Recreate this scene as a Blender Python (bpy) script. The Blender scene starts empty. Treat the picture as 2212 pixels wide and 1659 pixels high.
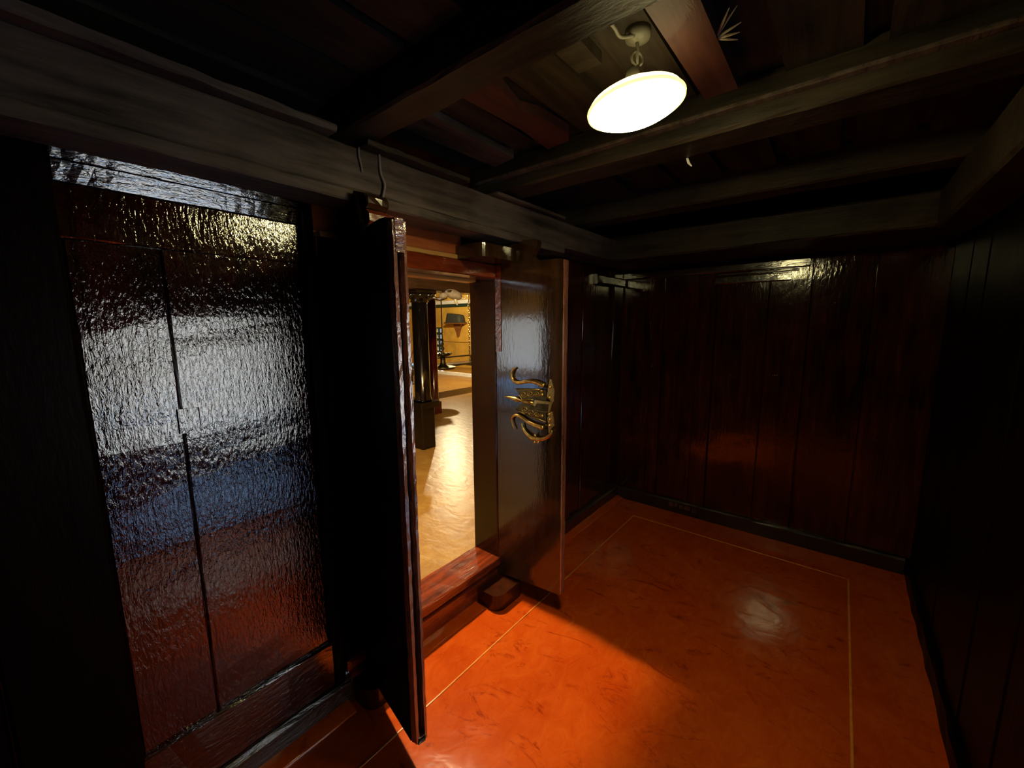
import bpy, bmesh, math, random
from mathutils import Vector, Matrix, noise

random.seed(11)
S = bpy.context.scene
COL = S.collection
R = math.radians

# ------------------------------------------------------------------ camera
YAW, PITCH, ROLL, FPX = R(51.1527), R(-8.3035), R(-0.3764), 879.54
cd = bpy.data.cameras.new('camera')
cd.sensor_fit = 'HORIZONTAL'
cd.sensor_width = 36.0
cd.lens = FPX / 2212.0 * 36.0
cd.clip_start = 0.02
cam = bpy.data.objects.new('camera', cd)
COL.objects.link(cam)
_f = Vector((math.sin(YAW) * math.cos(PITCH), math.cos(YAW) * math.cos(PITCH), math.sin(PITCH)))
_r = Vector((math.cos(YAW), -math.sin(YAW), 0))
_u = _r.cross(_f)
_r2 = _r * math.cos(ROLL) + _u * math.sin(ROLL)
_u2 = -_r * math.sin(ROLL) + _u * math.cos(ROLL)
cam.matrix_world = Matrix(((_r2.x, _u2.x, -_f.x, 0), (_r2.y, _u2.y, -_f.y, 0), (_r2.z, _u2.z, -_f.z, 1.5), (0, 0, 0, 1)))
S.camera = cam

# ------------------------------------------------------------------ sky, sun, exposure
W = bpy.data.worlds.new('sky')
S.world = W
W.use_nodes = True
W.node_tree.nodes['Background'].inputs[0].default_value = (0.62, 0.78, 1.0, 1)
W.node_tree.nodes['Background'].inputs[1].default_value = 0.5
sd = bpy.data.lights.new('sun', 'SUN')
sd.energy = 17.0
sd.angle = R(1.0)
sd.color = (1.0, 0.97, 0.92)
sun = bpy.data.objects.new('sun', sd)
COL.objects.link(sun)
sun.rotation_euler = Vector((-0.55, -0.62, -0.56)).to_track_quat('-Z', 'Y').to_euler()
S.view_settings.view_transform = 'Standard'
S.view_settings.look = 'None'
S.view_settings.gamma = 1.0
S.view_settings.use_curve_mapping = False
S.view_settings.exposure = 0.0
S.cycles.use_denoising = True
S.cycles.max_bounces = 8
LAMP_L = 90.0          # radiance of the corridor lamp's disc
HALL_W = 390.0         # watts of the hall bulb near the doorway
HALL2_W = 430.0        # watts of the far hall bulbs


# ------------------------------------------------------------------ materials
def nodes_of(name):
    m = bpy.data.materials.new(name)
    m.use_nodes = True
    nt = m.node_tree
    return m, nt, nt.nodes['Principled BSDF']


def lk(nt, a, b):
    nt.links.new(a, b)


def tex_noise(nt, scale_vec, scale, detail=4.0, rough=0.55, dist=0.0):
    tc = nt.nodes.new('ShaderNodeTexCoord')
    mp = nt.nodes.new('ShaderNodeMapping')
    mp.inputs['Scale'].default_value = scale_vec
    lk(nt, tc.outputs['Object'], mp.inputs['Vector'])
    n = nt.nodes.new('ShaderNodeTexNoise')
    n.inputs['Scale'].default_value = scale
    n.inputs['Detail'].default_value = detail
    n.inputs['Roughness'].default_value = rough
    n.inputs['Distortion'].default_value = dist
    lk(nt, mp.outputs[0], n.inputs['Vector'])
    return n.outputs['Fac']


def ramp(nt, fac, stops):
    r = nt.nodes.new('ShaderNodeValToRGB')
    e = r.color_ramp.elements
    while len(e) < len(stops):
        e.new(0.5)
    for i, (p, c) in enumerate(stops):
        e[i].position = p
        e[i].color = (*c, 1) if len(c) == 3 else c
    lk(nt, fac, r.inputs[0])
    return r.outputs[0]


def math_node(nt, op, a, b):
    m = nt.nodes.new('ShaderNodeMath')
    m.operation = op
    for i, v in enumerate((a, b)):
        if hasattr(v, 'links'):
            lk(nt, v, m.inputs[i])
        else:
            m.inputs[i].default_value = v
    return m.outputs[0]


def wood(name, dark, light, axis='z', rough=(0.16, 0.34), bump=0.35, bdist=0.004, coat=0.6, spec=0.5, fine=95.0, coat_rough=0.08, coat_ior=1.55):
    """Old varnished timber: streaked colour along the grain, crackled lumpy varnish as relief."""
    m, nt, p = nodes_of(name)
    g = {'x': (0.10, 1, 1), 'y': (1, 0.10, 1), 'z': (1, 1, 0.10)}[axis]
    g2 = {'x': (0.35, 1, 1), 'y': (1, 0.35, 1), 'z': (1, 1, 0.35)}[axis]
    streak = tex_noise(nt, g, 26, 6, 0.6, 0.4)
    patch = tex_noise(nt, (1, 1, 1), 3.2, 4, 0.6)
    mix = math_node(nt, 'ADD', math_node(nt, 'MULTIPLY', streak, 0.6), math_node(nt, 'MULTIPLY', patch, 0.4))
    lk(nt, ramp(nt, mix, [(0.36, dark), (0.66, light)]), p.inputs['Base Color'])
    crack = tex_noise(nt, g2, fine, 3, 0.6, 0.6)
    grain = tex_noise(nt, g, 60, 4, 0.65)
    h = math_node(nt, 'ADD', math_node(nt, 'MULTIPLY', crack, 0.7), math_node(nt, 'MULTIPLY', grain, 0.6))
    b = nt.nodes.new('ShaderNodeBump')
    b.inputs['Strength'].default_value = bump
    b.inputs['Distance'].default_value = bdist
    lk(nt, h, b.inputs['Height'])
    lk(nt, b.outputs[0], p.inputs['Normal'])
    lk(nt, b.outputs[0], p.inputs['Coat Normal'])
    rr = nt.nodes.new('ShaderNodeMapRange')
    rr.inputs['To Min'].default_value, rr.inputs['To Max'].default_value = rough
    lk(nt, patch, rr.inputs['Value'])
    lk(nt, rr.outputs[0], p.inputs['Roughness'])
    p.inputs['Specular IOR Level'].default_value = spec
    p.inputs['Coat Weight'].default_value = coat
    p.inputs['Coat Roughness'].default_value = coat_rough
    p.inputs['Coat IOR'].default_value = coat_ior
    return m


def plain(name, col, rough=0.6, metal=0.0, var=0.25, scale=14.0, bump=0.0, spec=0.5):
    m, nt, p = nodes_of(name)
    n = tex_noise(nt, (1, 1, 1), scale, 5, 0.6)
    lo = tuple(c * (1 - var) for c in col)
    hi = tuple(min(1, c * (1 + var)) for c in col)
    lk(nt, ramp(nt, n, [(0.35, lo), (0.65, hi)]), p.inputs['Base Color'])
    p.inputs['Roughness'].default_value = rough
    p.inputs['Metallic'].default_value = metal
    p.inputs['Specular IOR Level'].default_value = spec
    if bump:
        b = nt.nodes.new('ShaderNodeBump')
        b.inputs['Strength'].default_value = bump
        b.inputs['Distance'].default_value = 0.004
        lk(nt, n, b.inputs['Height'])
        lk(nt, b.outputs[0], p.inputs['Normal'])
    return m


def glow(name, col, strength):
    m, nt, p = nodes_of(name)
    p.inputs['Base Color'].default_value = (0.8, 0.8, 0.75, 1)
    p.inputs['Emission Color'].default_value = (*col, 1)
    p.inputs['Emission Strength'].default_value = strength
    return m


def oxide(name, c0, c1, c2, rough, bump=0.25, spec=0.5, wave=(1, 1, 1), smear=0.0):
    """Hand-trowelled cement floor: cloudy colour, scuffs, shallow waves."""
    m, nt, p = nodes_of(name)
    big = tex_noise(nt, (1, 1, 1), 2.2, 5, 0.6, 0.8)
    mid = tex_noise(nt, (1, 1.6, 1), 9.0, 7, 0.68, 1.2)
    mix = math_node(nt, 'ADD', math_node(nt, 'MULTIPLY', big, 0.5), math_node(nt, 'MULTIPLY', mid, 0.5))
    lk(nt, ramp(nt, mix, [(0.36, c0), (0.52, c1), (0.66, c2)]), p.inputs['Base Color'])
    if smear:
        sm = tex_noise(nt, (1.0, 0.45, 1), 6.5, 9, 0.72, 2.2)
        fac = nt.nodes.new('ShaderNodeMapRange')
        fac.inputs['From Min'].default_value, fac.inputs['From Max'].default_value = 0.56, 0.68
        fac.inputs['To Max'].default_value = smear
        lk(nt, sm, fac.inputs['Value'])
        mx = nt.nodes.new('ShaderNodeMix')
        mx.data_type = 'RGBA'
        lk(nt, fac.outputs[0], mx.inputs['Factor'])
        lk(nt, p.inputs['Base Color'].links[0].from_socket, mx.inputs['A'])
        mx.inputs['B'].default_value = (0.15, 0.010, 0.001, 1)
        lk(nt, mx.outputs['Result'], p.inputs['Base Color'])
    wv = tex_noise(nt, wave, 7.0, 3, 0.5, 0.6)
    b = nt.nodes.new('ShaderNodeBump')
    b.inputs['Strength'].default_value = bump
    b.inputs['Distance'].default_value = 0.02
    lk(nt, wv, b.inputs['Height'])
    lk(nt, b.outputs[0], p.inputs['Normal'])
    rr = nt.nodes.new('ShaderNodeMapRange')
    rr.inputs['To Min'].default_value, rr.inputs['To Max'].default_value = rough
    lk(nt, mid, rr.inputs['Value'])
    lk(nt, rr.outputs[0], p.inputs['Roughness'])
    p.inputs['Specular IOR Level'].default_value = spec
    return m


M = {}
DK, RD = (0.012, 0.0035, 0.002), (0.050, 0.0085, 0.0035)
M['panel'] = wood('lacquered_red_brown_wood', (0.006, 0.0012, 0.0006), (0.040, 0.0032, 0.0008), 'z', (0.07, 0.13), 0.48, 0.004, 1.0, 0.8, 125, 0.05, 2.0)
M['plank'] = wood('lacquered_plank_wood', (0.005, 0.0012, 0.0004), (0.070, 0.0135, 0.0030), 'z', (0.07, 0.13), 0.30, 0.003, 0.5, 0.45, 60)
M['black'] = wood('shade_black_wood', (0.001, 0.0004, 0.0003), (0.005, 0.0012, 0.0006), 'z', (0.35, 0.5), 0.3, 0.004, 0.0, 0.06, 60)  # near-black timber: deep shade put into the colour
M['rail_x'] = wood('lacquered_rail_wood', (0.004, 0.001, 0.0005), (0.035, 0.005, 0.0016), 'x', (0.12, 0.2), 0.40, 0.004, 1.0, 0.8, 90, 0.08, 2.1)
M['rail_y'] = wood('lacquered_rail_wood_cross', (0.005, 0.0015, 0.0005), (0.035, 0.008, 0.002), 'y', (0.16, 0.26), 0.4, 0.004, 1.0, 0.8, 60, 0.12, 2.2)
M['base_x'] = wood('black_plinth_wood', (0.006, 0.003, 0.002), (0.030, 0.010, 0.005), 'x', (0.22, 0.42), 0.7, 0.006, 0.6, 0.6, 70)
M['base_y'] = wood('black_plinth_wood_cross', (0.006, 0.003, 0.002), (0.030, 0.010, 0.005), 'y', (0.30, 0.5), 0.5, 0.006, 0.3, 0.5, 70)
M['beam_x'] = wood('dusty_beam_wood', (0.026, 0.019, 0.014), (0.165, 0.122, 0.096), 'x', (0.5, 0.7), 0.5, 0.006, 0.0, 0.15, 70)
M['beam_y'] = wood('dusty_joist_wood', (0.016, 0.012, 0.0075), (0.070, 0.052, 0.034), 'y', (0.42, 0.6), 0.4, 0.005, 0.0, 0.2, 70)
M['ceil'] = wood('dark_ceiling_wood', (0.018, 0.014, 0.009), (0.070, 0.053, 0.035), 'x', (0.5, 0.7), 0.4, 0.005, 0.0, 0.15, 70)
M['redboard'] = wood('reddish_ceiling_wood', (0.05, 0.018, 0.011), (0.13, 0.045, 0.030), 'x', (0.45, 0.6), 0.3, 0.004, 0.1, 0.3, 70)
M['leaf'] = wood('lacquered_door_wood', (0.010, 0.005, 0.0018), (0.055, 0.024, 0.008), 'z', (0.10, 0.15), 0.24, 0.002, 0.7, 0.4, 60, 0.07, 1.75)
M['leaf_edge'] = wood('pale_door_edge_wood', (0.08, 0.025, 0.016), (0.30, 0.11, 0.065), 'z', (0.18, 0.28), 0.7, 0.005, 1.0, 0.9, 80, 0.12, 2.2)  # paler than the leaf boards
M['frame'] = wood('red_door_frame_wood', (0.040, 0.006, 0.002), (0.28, 0.040, 0.007), 'x', (0.16, 0.30), 0.4, 0.004, 0.8, 0.6, 60)
M['jamb'] = wood('red_door_jamb_wood', (0.010, 0.0025, 0.001), (0.042, 0.009, 0.003), 'z', (0.14, 0.24), 0.18, 0.003, 0.2, 0.4, 40)
M['orange'] = wood('bare_orange_wood', (0.22, 0.040, 0.008), (0.48, 0.13, 0.025), 'x', (0.4, 0.55), 0.5, 0.005, 0.2, 0.4, 60)
M['ochre'] = wood('bare_ochre_wood', (0.38, 0.17, 0.04), (0.60, 0.30, 0.08), 'x', (0.4, 0.55), 0.4, 0.005, 0.1, 0.4, 60)
M['floor'] = oxide('red_oxide_floor', (0.33, 0.036, 0.002), (0.41, 0.055, 0.004), (0.47, 0.078, 0.007), (0.09, 0.18), 0.12, 0.5, (1, 1, 1), 0.8)
M['line'] = plain('floor_line_cement', (0.56, 0.19, 0.03), 0.35, 0, 0.2, 30)
M['hallfloor'] = oxide('ochre_hall_floor', (0.22, 0.095, 0.018), (0.30, 0.150, 0.032), (0.38, 0.21, 0.05), (0.30, 0.42), 0.20, 0.30, (1.6, 1.0, 1))
M['plaster'] = plain('yellow_lime_plaster', (0.62, 0.36, 0.05), 0.8, 0, 0.18, 3.0, 0.1)
M['white'] = plain('white_lime_wash', (0.78, 0.77, 0.72), 0.8, 0, 0.06, 5.0)
M['bluefloor'] = plain('sky_sheen_and_bowl_blue', (0.15, 0.42, 0.90), 0.5, 0, 0.12, 6.0)  # unseen paving coloured to give blue sky reflections; the bowl shares it
M['blackwood'] = wood('polished_black_column', (0.0015, 0.001, 0.0008), (0.004, 0.0025, 0.002), 'z', (0.08, 0.14), 0.05, 0.002, 0.25, 0.4, 30)
M['redcol'] = wood('polished_red_column', (0.03, 0.003, 0.0015), (0.08, 0.008, 0.003), 'z', (0.10, 0.16), 0.05, 0.002, 0.4, 0.5, 30)
M['brass'] = plain('aged_brass', (0.55, 0.37, 0.11), 0.34, 1.0, 0.35, 60, 0.2)
M['darkbrass'] = plain('dark_bronze', (0.11, 0.085, 0.035), 0.4, 1.0, 0.3, 40, 0.2)
M['iron'] = plain('dark_iron', (0.05, 0.045, 0.04), 0.45, 1.0, 0.3, 40)
M['nail'] = plain('bright_nail_head', (0.7, 0.66, 0.6), 0.3, 1.0, 0.1, 40)
M['enamel'] = plain('dull_cream_enamel', (0.22, 0.20, 0.13), 0.4, 0, 0.08, 20)
M['cable'] = plain('grey_cable_sheath', (0.22, 0.18, 0.15), 0.5, 0, 0.2, 30)
M['straw'] = plain('dry_straw', (0.45, 0.38, 0.22), 0.8, 0, 0.2, 60)
M['chip'] = plain('white_paint_chip', (0.8, 0.8, 0.76), 0.7, 0, 0.05, 60)
M['felt'] = plain('dark_grey_felt', (0.030, 0.032, 0.026), 0.7, 0, 0.25, 40)
M['shelf'] = plain('brown_shelf_wood', (0.20, 0.075, 0.02), 0.45, 0, 0.3, 20)
M['bone'] = plain('pale_bone', (0.45, 0.38, 0.22), 0.45, 0, 0.1, 30)
M['carve'] = plain('pale_carved_wood', (0.16, 0.125, 0.08), 0.7, 0, 0.3, 24, 0.4)
M['green'] = plain('dark_green_paint', (0.010, 0.035, 0.026), 0.4, 0, 0.2, 20)
M['lampdisc'] = glow('lamp_diffuser_light', (1.0, 0.86, 0.40), LAMP_L)
M['lamprim'] = glow('lamp_rim_light', (1.0, 0.82, 0.16), 3.0)
M['lampshade'] = glow('added_shade_glow', (1.0, 0.84, 0.40), 2.6)  # shade glow added to brighten the ceiling and stand for the lamp halo
M['bulb'] = glow('warm_bulb_light', (1.0, 0.80, 0.42), 60.0)


# ------------------------------------------------------------------ mesh helpers (all in world coordinates)
def finish(name, bm, mat, parent=None, smooth=False, loc=None):
    bmesh.ops.recalc_face_normals(bm, faces=bm.faces[:])
    me = bpy.data.meshes.new(name)
    off = Vector((0, 0, 0))
    p = parent
    while p is not None:
        off += p.location
        p = p.parent
    if loc is not None:
        off = off + Vector(loc)
    if off.length > 0:
        bmesh.ops.translate(bm, verts=bm.verts[:], vec=-off)
    bm.to_mesh(me)
    bm.free()
    if smooth:
        for f in me.polygons:
            f.use_smooth = True
    me.materials.append(M[mat] if isinstance(mat, str) else mat)
    o = bpy.data.objects.new(name, me)
    COL.objects.link(o)
    if loc is not None:
        o.location = loc
    if parent is not None:
        o.parent = parent
    return o


def empty(name, loc, label, cat, group=None, kind=None):
    o = bpy.data.objects.new(name, None)
    COL.objects.link(o)
    o.location = loc
    o.empty_display_size = 0.1
    return tag(o, label, cat, group, kind)


def tag(o, label, cat, group=None, kind=None):
    if label:
        o['label'] = label
    if cat:
        o['category'] = cat
    if group:
        o['group'] = group
    if kind:
        o['kind'] = kind
    return o


def BM():
    return bmesh.new()


def box(bm, x0, x1, y0, y1, z0, z1):
    v = [bm.verts.new((x, y, z)) for z in (z0, z1) for y in (y0, y1) for x in (x0, x1)]
    for q in ((0, 1, 3, 2), (4, 5, 7, 6), (0, 1, 5, 4), (2, 3, 7, 6), (0, 2, 6, 4), (1, 3, 7, 5)):
        bm.faces.new([v[i] for i in q])
    return bm


def timber(x0, x1, y0, y1, z0, z1, axis='x', n=8, bev=0.006, jit=0.0015, bm=None, seed=0):
    """A hewn timber: bevelled section swept along its length, every ring a little off true."""
    bm = bm or BM()
    rnd = random.Random(seed + int(abs(x0 * 913 + y0 * 371 + z0 * 177) * 10))
    lo, hi = Vector((x0, y0, z0)), Vector((x1, y1, z1))
    a = 'xyz'.index(axis)
    b, c = [i for i in range(3) if i != a]
    b0, b1, c0, c1 = lo[b], hi[b], lo[c], hi[c]
    bev = min(bev, (b1 - b0) * 0.3, (c1 - c0) * 0.3)
    sec = [(b0 + bev, c0), (b1 - bev, c0), (b1, c0 + bev), (b1, c1 - bev), (b1 - bev, c1), (b0 + bev, c1), (b0, c1 - bev), (b0, c0 + bev)]
    rings = []
    for i in range(n + 1):
        t = lo[a] + (hi[a] - lo[a]) * i / n
        ring = []
        for (u, w) in sec:
            p = Vector((0, 0, 0))
            p[a] = t + (rnd.uniform(-jit, jit) if i in (0, n) else 0)
            p[b] = u + rnd.uniform(-jit, jit)
            p[c] = w + rnd.uniform(-jit, jit)
            ring.append(bm.verts.new(p))
        rings.append(ring)
    for r0, r1 in zip(rings, rings[1:]):
        for k in range(8):
            bm.faces.new((r0[k], r0[(k + 1) % 8], r1[(k + 1) % 8], r1[k]))
    bm.faces.new(rings[0])
    bm.faces.new(rings[-1])
    return bm


def prism(pts, vec, bm=None, bev=0.0):
    """Extrude a closed outline of 3-D points along vec."""
    bm = bm or BM()
    vec = Vector(vec)
    a = [bm.verts.new(p) for p in pts]
    b = [bm.verts.new(Vector(p) + vec) for p in pts]
    n = len(pts)
    bm.faces.new(a)
    bm.faces.new(b)
    for i in range(n):
        bm.faces.new((a[i], a[(i + 1) % n], b[(i + 1) % n], b[i]))
    return bm


def tube(pts, rad, bm=None, seg=8, flat=None):
    """Tapered tube through points; rad is a number or one radius for each point."""
    bm = bm or BM()
    pts = [Vector(p) for p in pts]
    if not hasattr(rad, '__len__'):
        rad = [rad] * len(pts)
    rings = []
    up = None
    for i, p in enumerate(pts):
        t = (pts[min(i + 1, len(pts) - 1)] - pts[max(i - 1, 0)]).normalized()
        if up is None:
            up = t.orthogonal().normalized()
        up = (up - t * up.dot(t))
        up = up.normalized() if up.length > 1e-6 else t.orthogonal().normalized()
        sd_ = t.cross(up)
        rings.append([bm.verts.new(p + (up * math.cos(2 * math.pi * k / seg) + sd_ * math.sin(2 * math.pi * k / seg)) * rad[i]) for k in range(seg)])
    for r0, r1 in zip(rings, rings[1:]):
        for k in range(seg):
            bm.faces.new((r0[k], r0[(k + 1) % seg], r1[(k + 1) % seg], r1[k]))
    bm.faces.new(rings[0])
    bm.faces.new(rings[-1])
    return bm


def lathe(c, prof, seg=20, bm=None):
    """Turn a profile of (radius, z) about the vertical through c."""
    bm = bm or BM()
    rings = []
    for r, z in prof:
        rings.append([bm.verts.new((c[0] + max(r, 1e-4) * math.cos(2 * math.pi * k / seg), c[1] + max(r, 1e-4) * math.sin(2 * math.pi * k / seg), z)) for k in range(seg)])
    for r0, r1 in zip(rings, rings[1:]):
        for k in range(seg):
            bm.faces.new((r0[k], r0[(k + 1) % seg], r1[(k + 1) % seg], r1[k]))
    bm.faces.new(rings[0])
    bm.faces.new(rings[-1])
    return bm


def ball(c, r, bm=None, scale=(1, 1, 1), rot=None, u=12, v=8):
    bm = bm or BM()
    mat = Matrix.Translation(Vector(c)) @ (rot.to_4x4() if rot else Matrix.Identity(4)) @ Matrix.Diagonal((r * scale[0], r * scale[1], r * scale[2], 1))
    bmesh.ops.create_uvsphere(bm, u_segments=u, v_segments=v, radius=1.0, matrix=mat)
    return bm


def smooth_path(pts, n=6):
    """Catmull-Rom through control points."""
    P = [Vector(p) for p in pts]
    out = []
    for i in range(len(P) - 1):
        p0, p1, p2, p3 = P[max(i - 1, 0)], P[i], P[i + 1], P[min(i + 2, len(P) - 1)]
        for k in range(n):
            t = k / n
            out.append(0.5 * ((2 * p1) + (p2 - p0) * t + (2 * p0 - 5 * p1 + 4 * p2 - p3) * t * t + (3 * p1 - p0 - 3 * p2 + p3) * t ** 3))
    out.append(P[-1])
    return out


def structure(name, bm, mat, label, cat):
    o = finish(name, bm, mat)
    return tag(o, label, cat, kind='structure')


# ================================================================== THE CORRIDOR
XB, XF = 3.216, -2.0          # back wall, end wall behind the camera
YA, YD = 1.416, -0.410        # floor edge at the door wall, floor edge at the right wall
ZC = 2.24

# ---- floor: slab with the cast border lines and the cement fillet
bm = BM()
nx, ny = 70, 28
X0, X1, Y0, Y1 = XF - 0.1, XB + 0.12, YD - 0.25, YA + 0.12
gv = [[bm.verts.new((X0 + (X1 - X0) * i / nx, Y0 + (Y1 - Y0) * j / ny, 0.0)) for j in range(ny + 1)] for i in range(nx + 1)]
for i in range(nx):
    for j in range(ny):
        bm.faces.new((gv[i][j], gv[i + 1][j], gv[i + 1][j + 1], gv[i][j + 1]))
for v in bm.verts:
    v.co.z = 0.0016 * noise.noise(Vector((v.co.x * 2.3, v.co.y * 2.3, 3.1))) - 0.0016
floor = structure('floor', bm, 'floor', 'polished red oxide cement floor of the dark corridor', 'floor')
IN = 0.256


def strip(x0, x1, y0, y1, z0=-0.004, z1=0.0012):
    return timber(x0, x1, y0, y1, z0, z1, 'x' if (x1 - x0) > (y1 - y0) else 'y', 24, 0.0006, 0.0006)


finish('border_line', strip(XF, XB - IN, YA - IN - 0.003, YA - IN + 0.003), 'line', floor)
finish('border_line', strip(XB - IN - 0.003, XB - IN + 0.003, YD + IN, YA - IN), 'line', floor)
finish('border_line', strip(XF, XB - IN, YD + IN - 0.004, YD + IN + 0.004), 'line', floor)
# the cement fillet along the door wall
prof = [(YA + 0.02, 0.018), (YA - 0.012, 0.016), (YA - 0.03, 0.010), (YA - 0.05, 0.004), (YA - 0.065, -0.003), (YA + 0.02, -0.003)]
for xa, xb_ in ((XF, 0.70), (0.86, 1.44), (1.70, XB)):
    bm = BM()
    rnd = random.Random(4)
    N = max(4, int((xb_ - xa) / 0.12))
    rings = []
    for i in range(N + 1):
        x = xa + (xb_ - xa) * i / N
        rings.append([bm.verts.new((x, y + rnd.uniform(-.003, .003), z)) for y, z in prof])
    for a, b in zip(rings, rings[1:]):
        for k in range(len(prof) - 1):
            bm.faces.new((a[k], a[k + 1], b[k + 1], b[k]))
    finish('fillet', bm, 'floor', floor, smooth=True)

# ---- the door wall (left), cut by the doorway
DX0, DX1, DZ1 = 0.80, 1.615, 1.735      # clear opening
bm = BM()
box(bm, XF - 0.1, 0.70, 1.465, 1.585, 0.0, ZC)
box(bm, 1.715, XB + 0.3, 1.465, 1.585, 0.0, ZC)
box(bm, 0.70, 1.715, 1.465, 1.585, 1.90, ZC)
wall_left = structure('wall_left', bm, 'plank', 'dark lacquered timber wall with the double door', 'wall')
# panel boards left of the door
for (a, b) in ((0.115, 0.293), (0.2955, 0.655)):
    finish('plank', timber(a, b, 1.448, 1.468, 0.285, 1.706, 'z', 24, 0.004, 0.0009), 'panel', wall_left)
for (a, b) in ((-2.0, -1.62), (-1.615, -1.25), (-1.245, -0.85), (-0.845, -0.50), (-0.495, -0.10)):
    finish('plank', timber(a, b, 1.450, 1.468, 0.285, 1.835, 'z', 10, 0.004, 0.001), 'black', wall_left)
finish('stile', timber(-0.095, 0.112, 1.425, 1.47, 0.10, 1.95, 'z', 12, 0.008, 0.001), 'black', wall_left)
finish('stile', timber(0.658, 0.705, 1.425, 1.47, 0.10, 1.95, 'z', 12, 0.008, 0.001), 'black', wall_left)
# a square let-in patch in the panel
pt = finish('patch', timber(0.283, 0.336, 1.4435, 1.455, 1.198, 1.268, 'z', 2, 0.003, 0.0006), 'panel', wall_left)
# bottom rail
finish('rail', timber(0.112, 0.66, 1.432, 1.47, 0.10, 0.288, 'x', 10, 0.006, 0.001), 'rail_x', wall_left)
finish('rail', timber(-2.0, -0.095, 1.432, 1.47, 0.10, 0.288, 'x', 10, 0.006, 0.001), 'rail_x', wall_left)
finish('rail', timber(0.112, 0.66, 1.447, 1.47, 1.7085, 1.836, 'x', 12, 0.004, 0.001), 'panel', wall_left)
# two leaning cornice boards under the beam: their faces tip down into the room
for (z0, z1, y0, y1) in ((1.838, 1.882, 1.446, 1.4355), (1.886, 1.945, 1.436, 1.4215)):
    for (xa, xb_) in ((-2.0, 0.11), (0.115, 0.66)):
        bm = BM()
        rnd = random.Random(int(z0 * 1000))
        N = 30
        ra = []
        for i in range(N + 1):
            x = xa + (xb_ - xa) * i / N
            e = lambda: rnd.uniform(-0.0004, 0.0004)
            ra.append([bm.verts.new(p) for p in ((x, y0 + e(), z0 + e()), (x, y1 + e(), z1 + e()), (x, 1.47, z1), (x, 1.47, z0))])
        for a, b in zip(ra, ra[1:]):
            for k in range(4):
                bm.faces.new((a[k], a[(k + 1) % 4], b[(k + 1) % 4], b[k]))
        bm.faces.new(ra[0])
        bm.faces.new(ra[-1])
        finish('cornice_board', bm, 'rail_x' if xa > 0 else 'black', wall_left)  # left length coloured black where the sheen ends
# planks right of the door
for (a, b, d) in ((1.72, 2.03, 0), (2.034, 2.345, 0.003), (2.349, 2.43, -0.012), (2.434, 2.60, 0.004), (2.604, 2.75, -0.004), (2.754, 3.03, 0.003)):
    finish('plank', timber(a, b, 1.448 + d, 1.468, 0.10, 1.93, 'z', 10, 0.004, 0.001), 'plank', wall_left)
finish('corner_post', timber(3.06, 3.235, 1.425, 1.47, 0.10, 1.93, 'z', 10, 0.008, 0.001), 'jamb', wall_left)
finish('rail', timber(2.75, 3.22, 1.405, 1.45, 1.79, 1.86, 'x', 6, 0.012, 0.001), 'rail_x', wall_left)
baseA = structure('baseboard_left', timber(XF, 0.72, 1.416, 1.47, -0.01, 0.096, 'x', 26, 0.012, 0.003), 'base_x', 'black timber plinth along the foot of the door wall', 'baseboard')
finish('plinth', timber(1.70, XB, 1.416, 1.47, -0.01, 0.096, 'x', 14, 0.012, 0.002), 'base_x', baseA)
finish('plinth', timber(0.72, 1.70, 1.422, 1.47, -0.01, 0.120, 'x', 10, 0.010, 0.002), 'frame', baseA)

# ---- the back wall: vertical planks, stile, crossbars
bm = BM()
box(bm, 3.27, 3.40, YD - 0.3, 1.62, 0.0, ZC)
wall_back = structure('wall_back', bm, 'plank', 'end wall of dark red-brown lacquered vertical planks', 'wall')
seams = [1.468, 1.19, 1.095, 0.842, 0.720, 0.400, 0.172, -0.13, -0.44]
for i, (a, b) in enumerate(zip(seams, seams[1:])):
    d = (0.0, -0.003, 0.002, -0.014, 0.001, -0.003, 0.003, 0.0)[i]
    finish('plank', timber(3.250 + d, 3.275, b + 0.002, a - 0.002, 0.10, 1.93, 'z', 12, 0.004, 0.0009), 'plank', wall_back)
finish('rail', timber(3.226, 3.262, 0.19, 1.42, 1.852, 1.905, 'y', 10, 0.007, 0.001), 'rail_y', wall_back)
finish('rail', timber(3.232, 3.262, 0.285, 0.735, 1.772, 1.826, 'y', 6, 0.007, 0.001), 'rail_y', wall_back)
finish('rail', timber(3.236, 3.262, 0.245, 0.80, 1.83, 1.848, 'y', 6, 0.004, 0.001), 'rail_y', wall_back)
for (y, z) in ((1.168, 1.165), (0.757, 1.165), (0.34, 1.145), (0.33, 1.147), (0.318, 1.149), (0.60, 1.13), (0.20, 1.40), (0.05, 1.62), (0.20, 1.66)):
    finish('nail', ball((3.246, y, z), 0.0042, u=8, v=6), 'nail', wall_back, True)
baseB = structure('baseboard_back', timber(3.216, 3.27, YD, 1.43, -0.01, 0.098, 'y', 16, 0.010, 0.002), 'base_y', 'black timber plinth along the foot of the end wall', 'baseboard')

for (y, z, w) in ((0.955, 0.060, 0.018), (0.915, 0.066, 0.012), (0.875, 0.058, 0.016), (0.83, 0.060, 0.022), (0.78, 0.052, 0.014)):
    finish('chipped_patch', timber(3.2135, 3.22, y - w, y + w, z - 0.016, z + 0.016, 'y', 3, 0.002, 0.0022), 'redboard', baseB)

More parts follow.
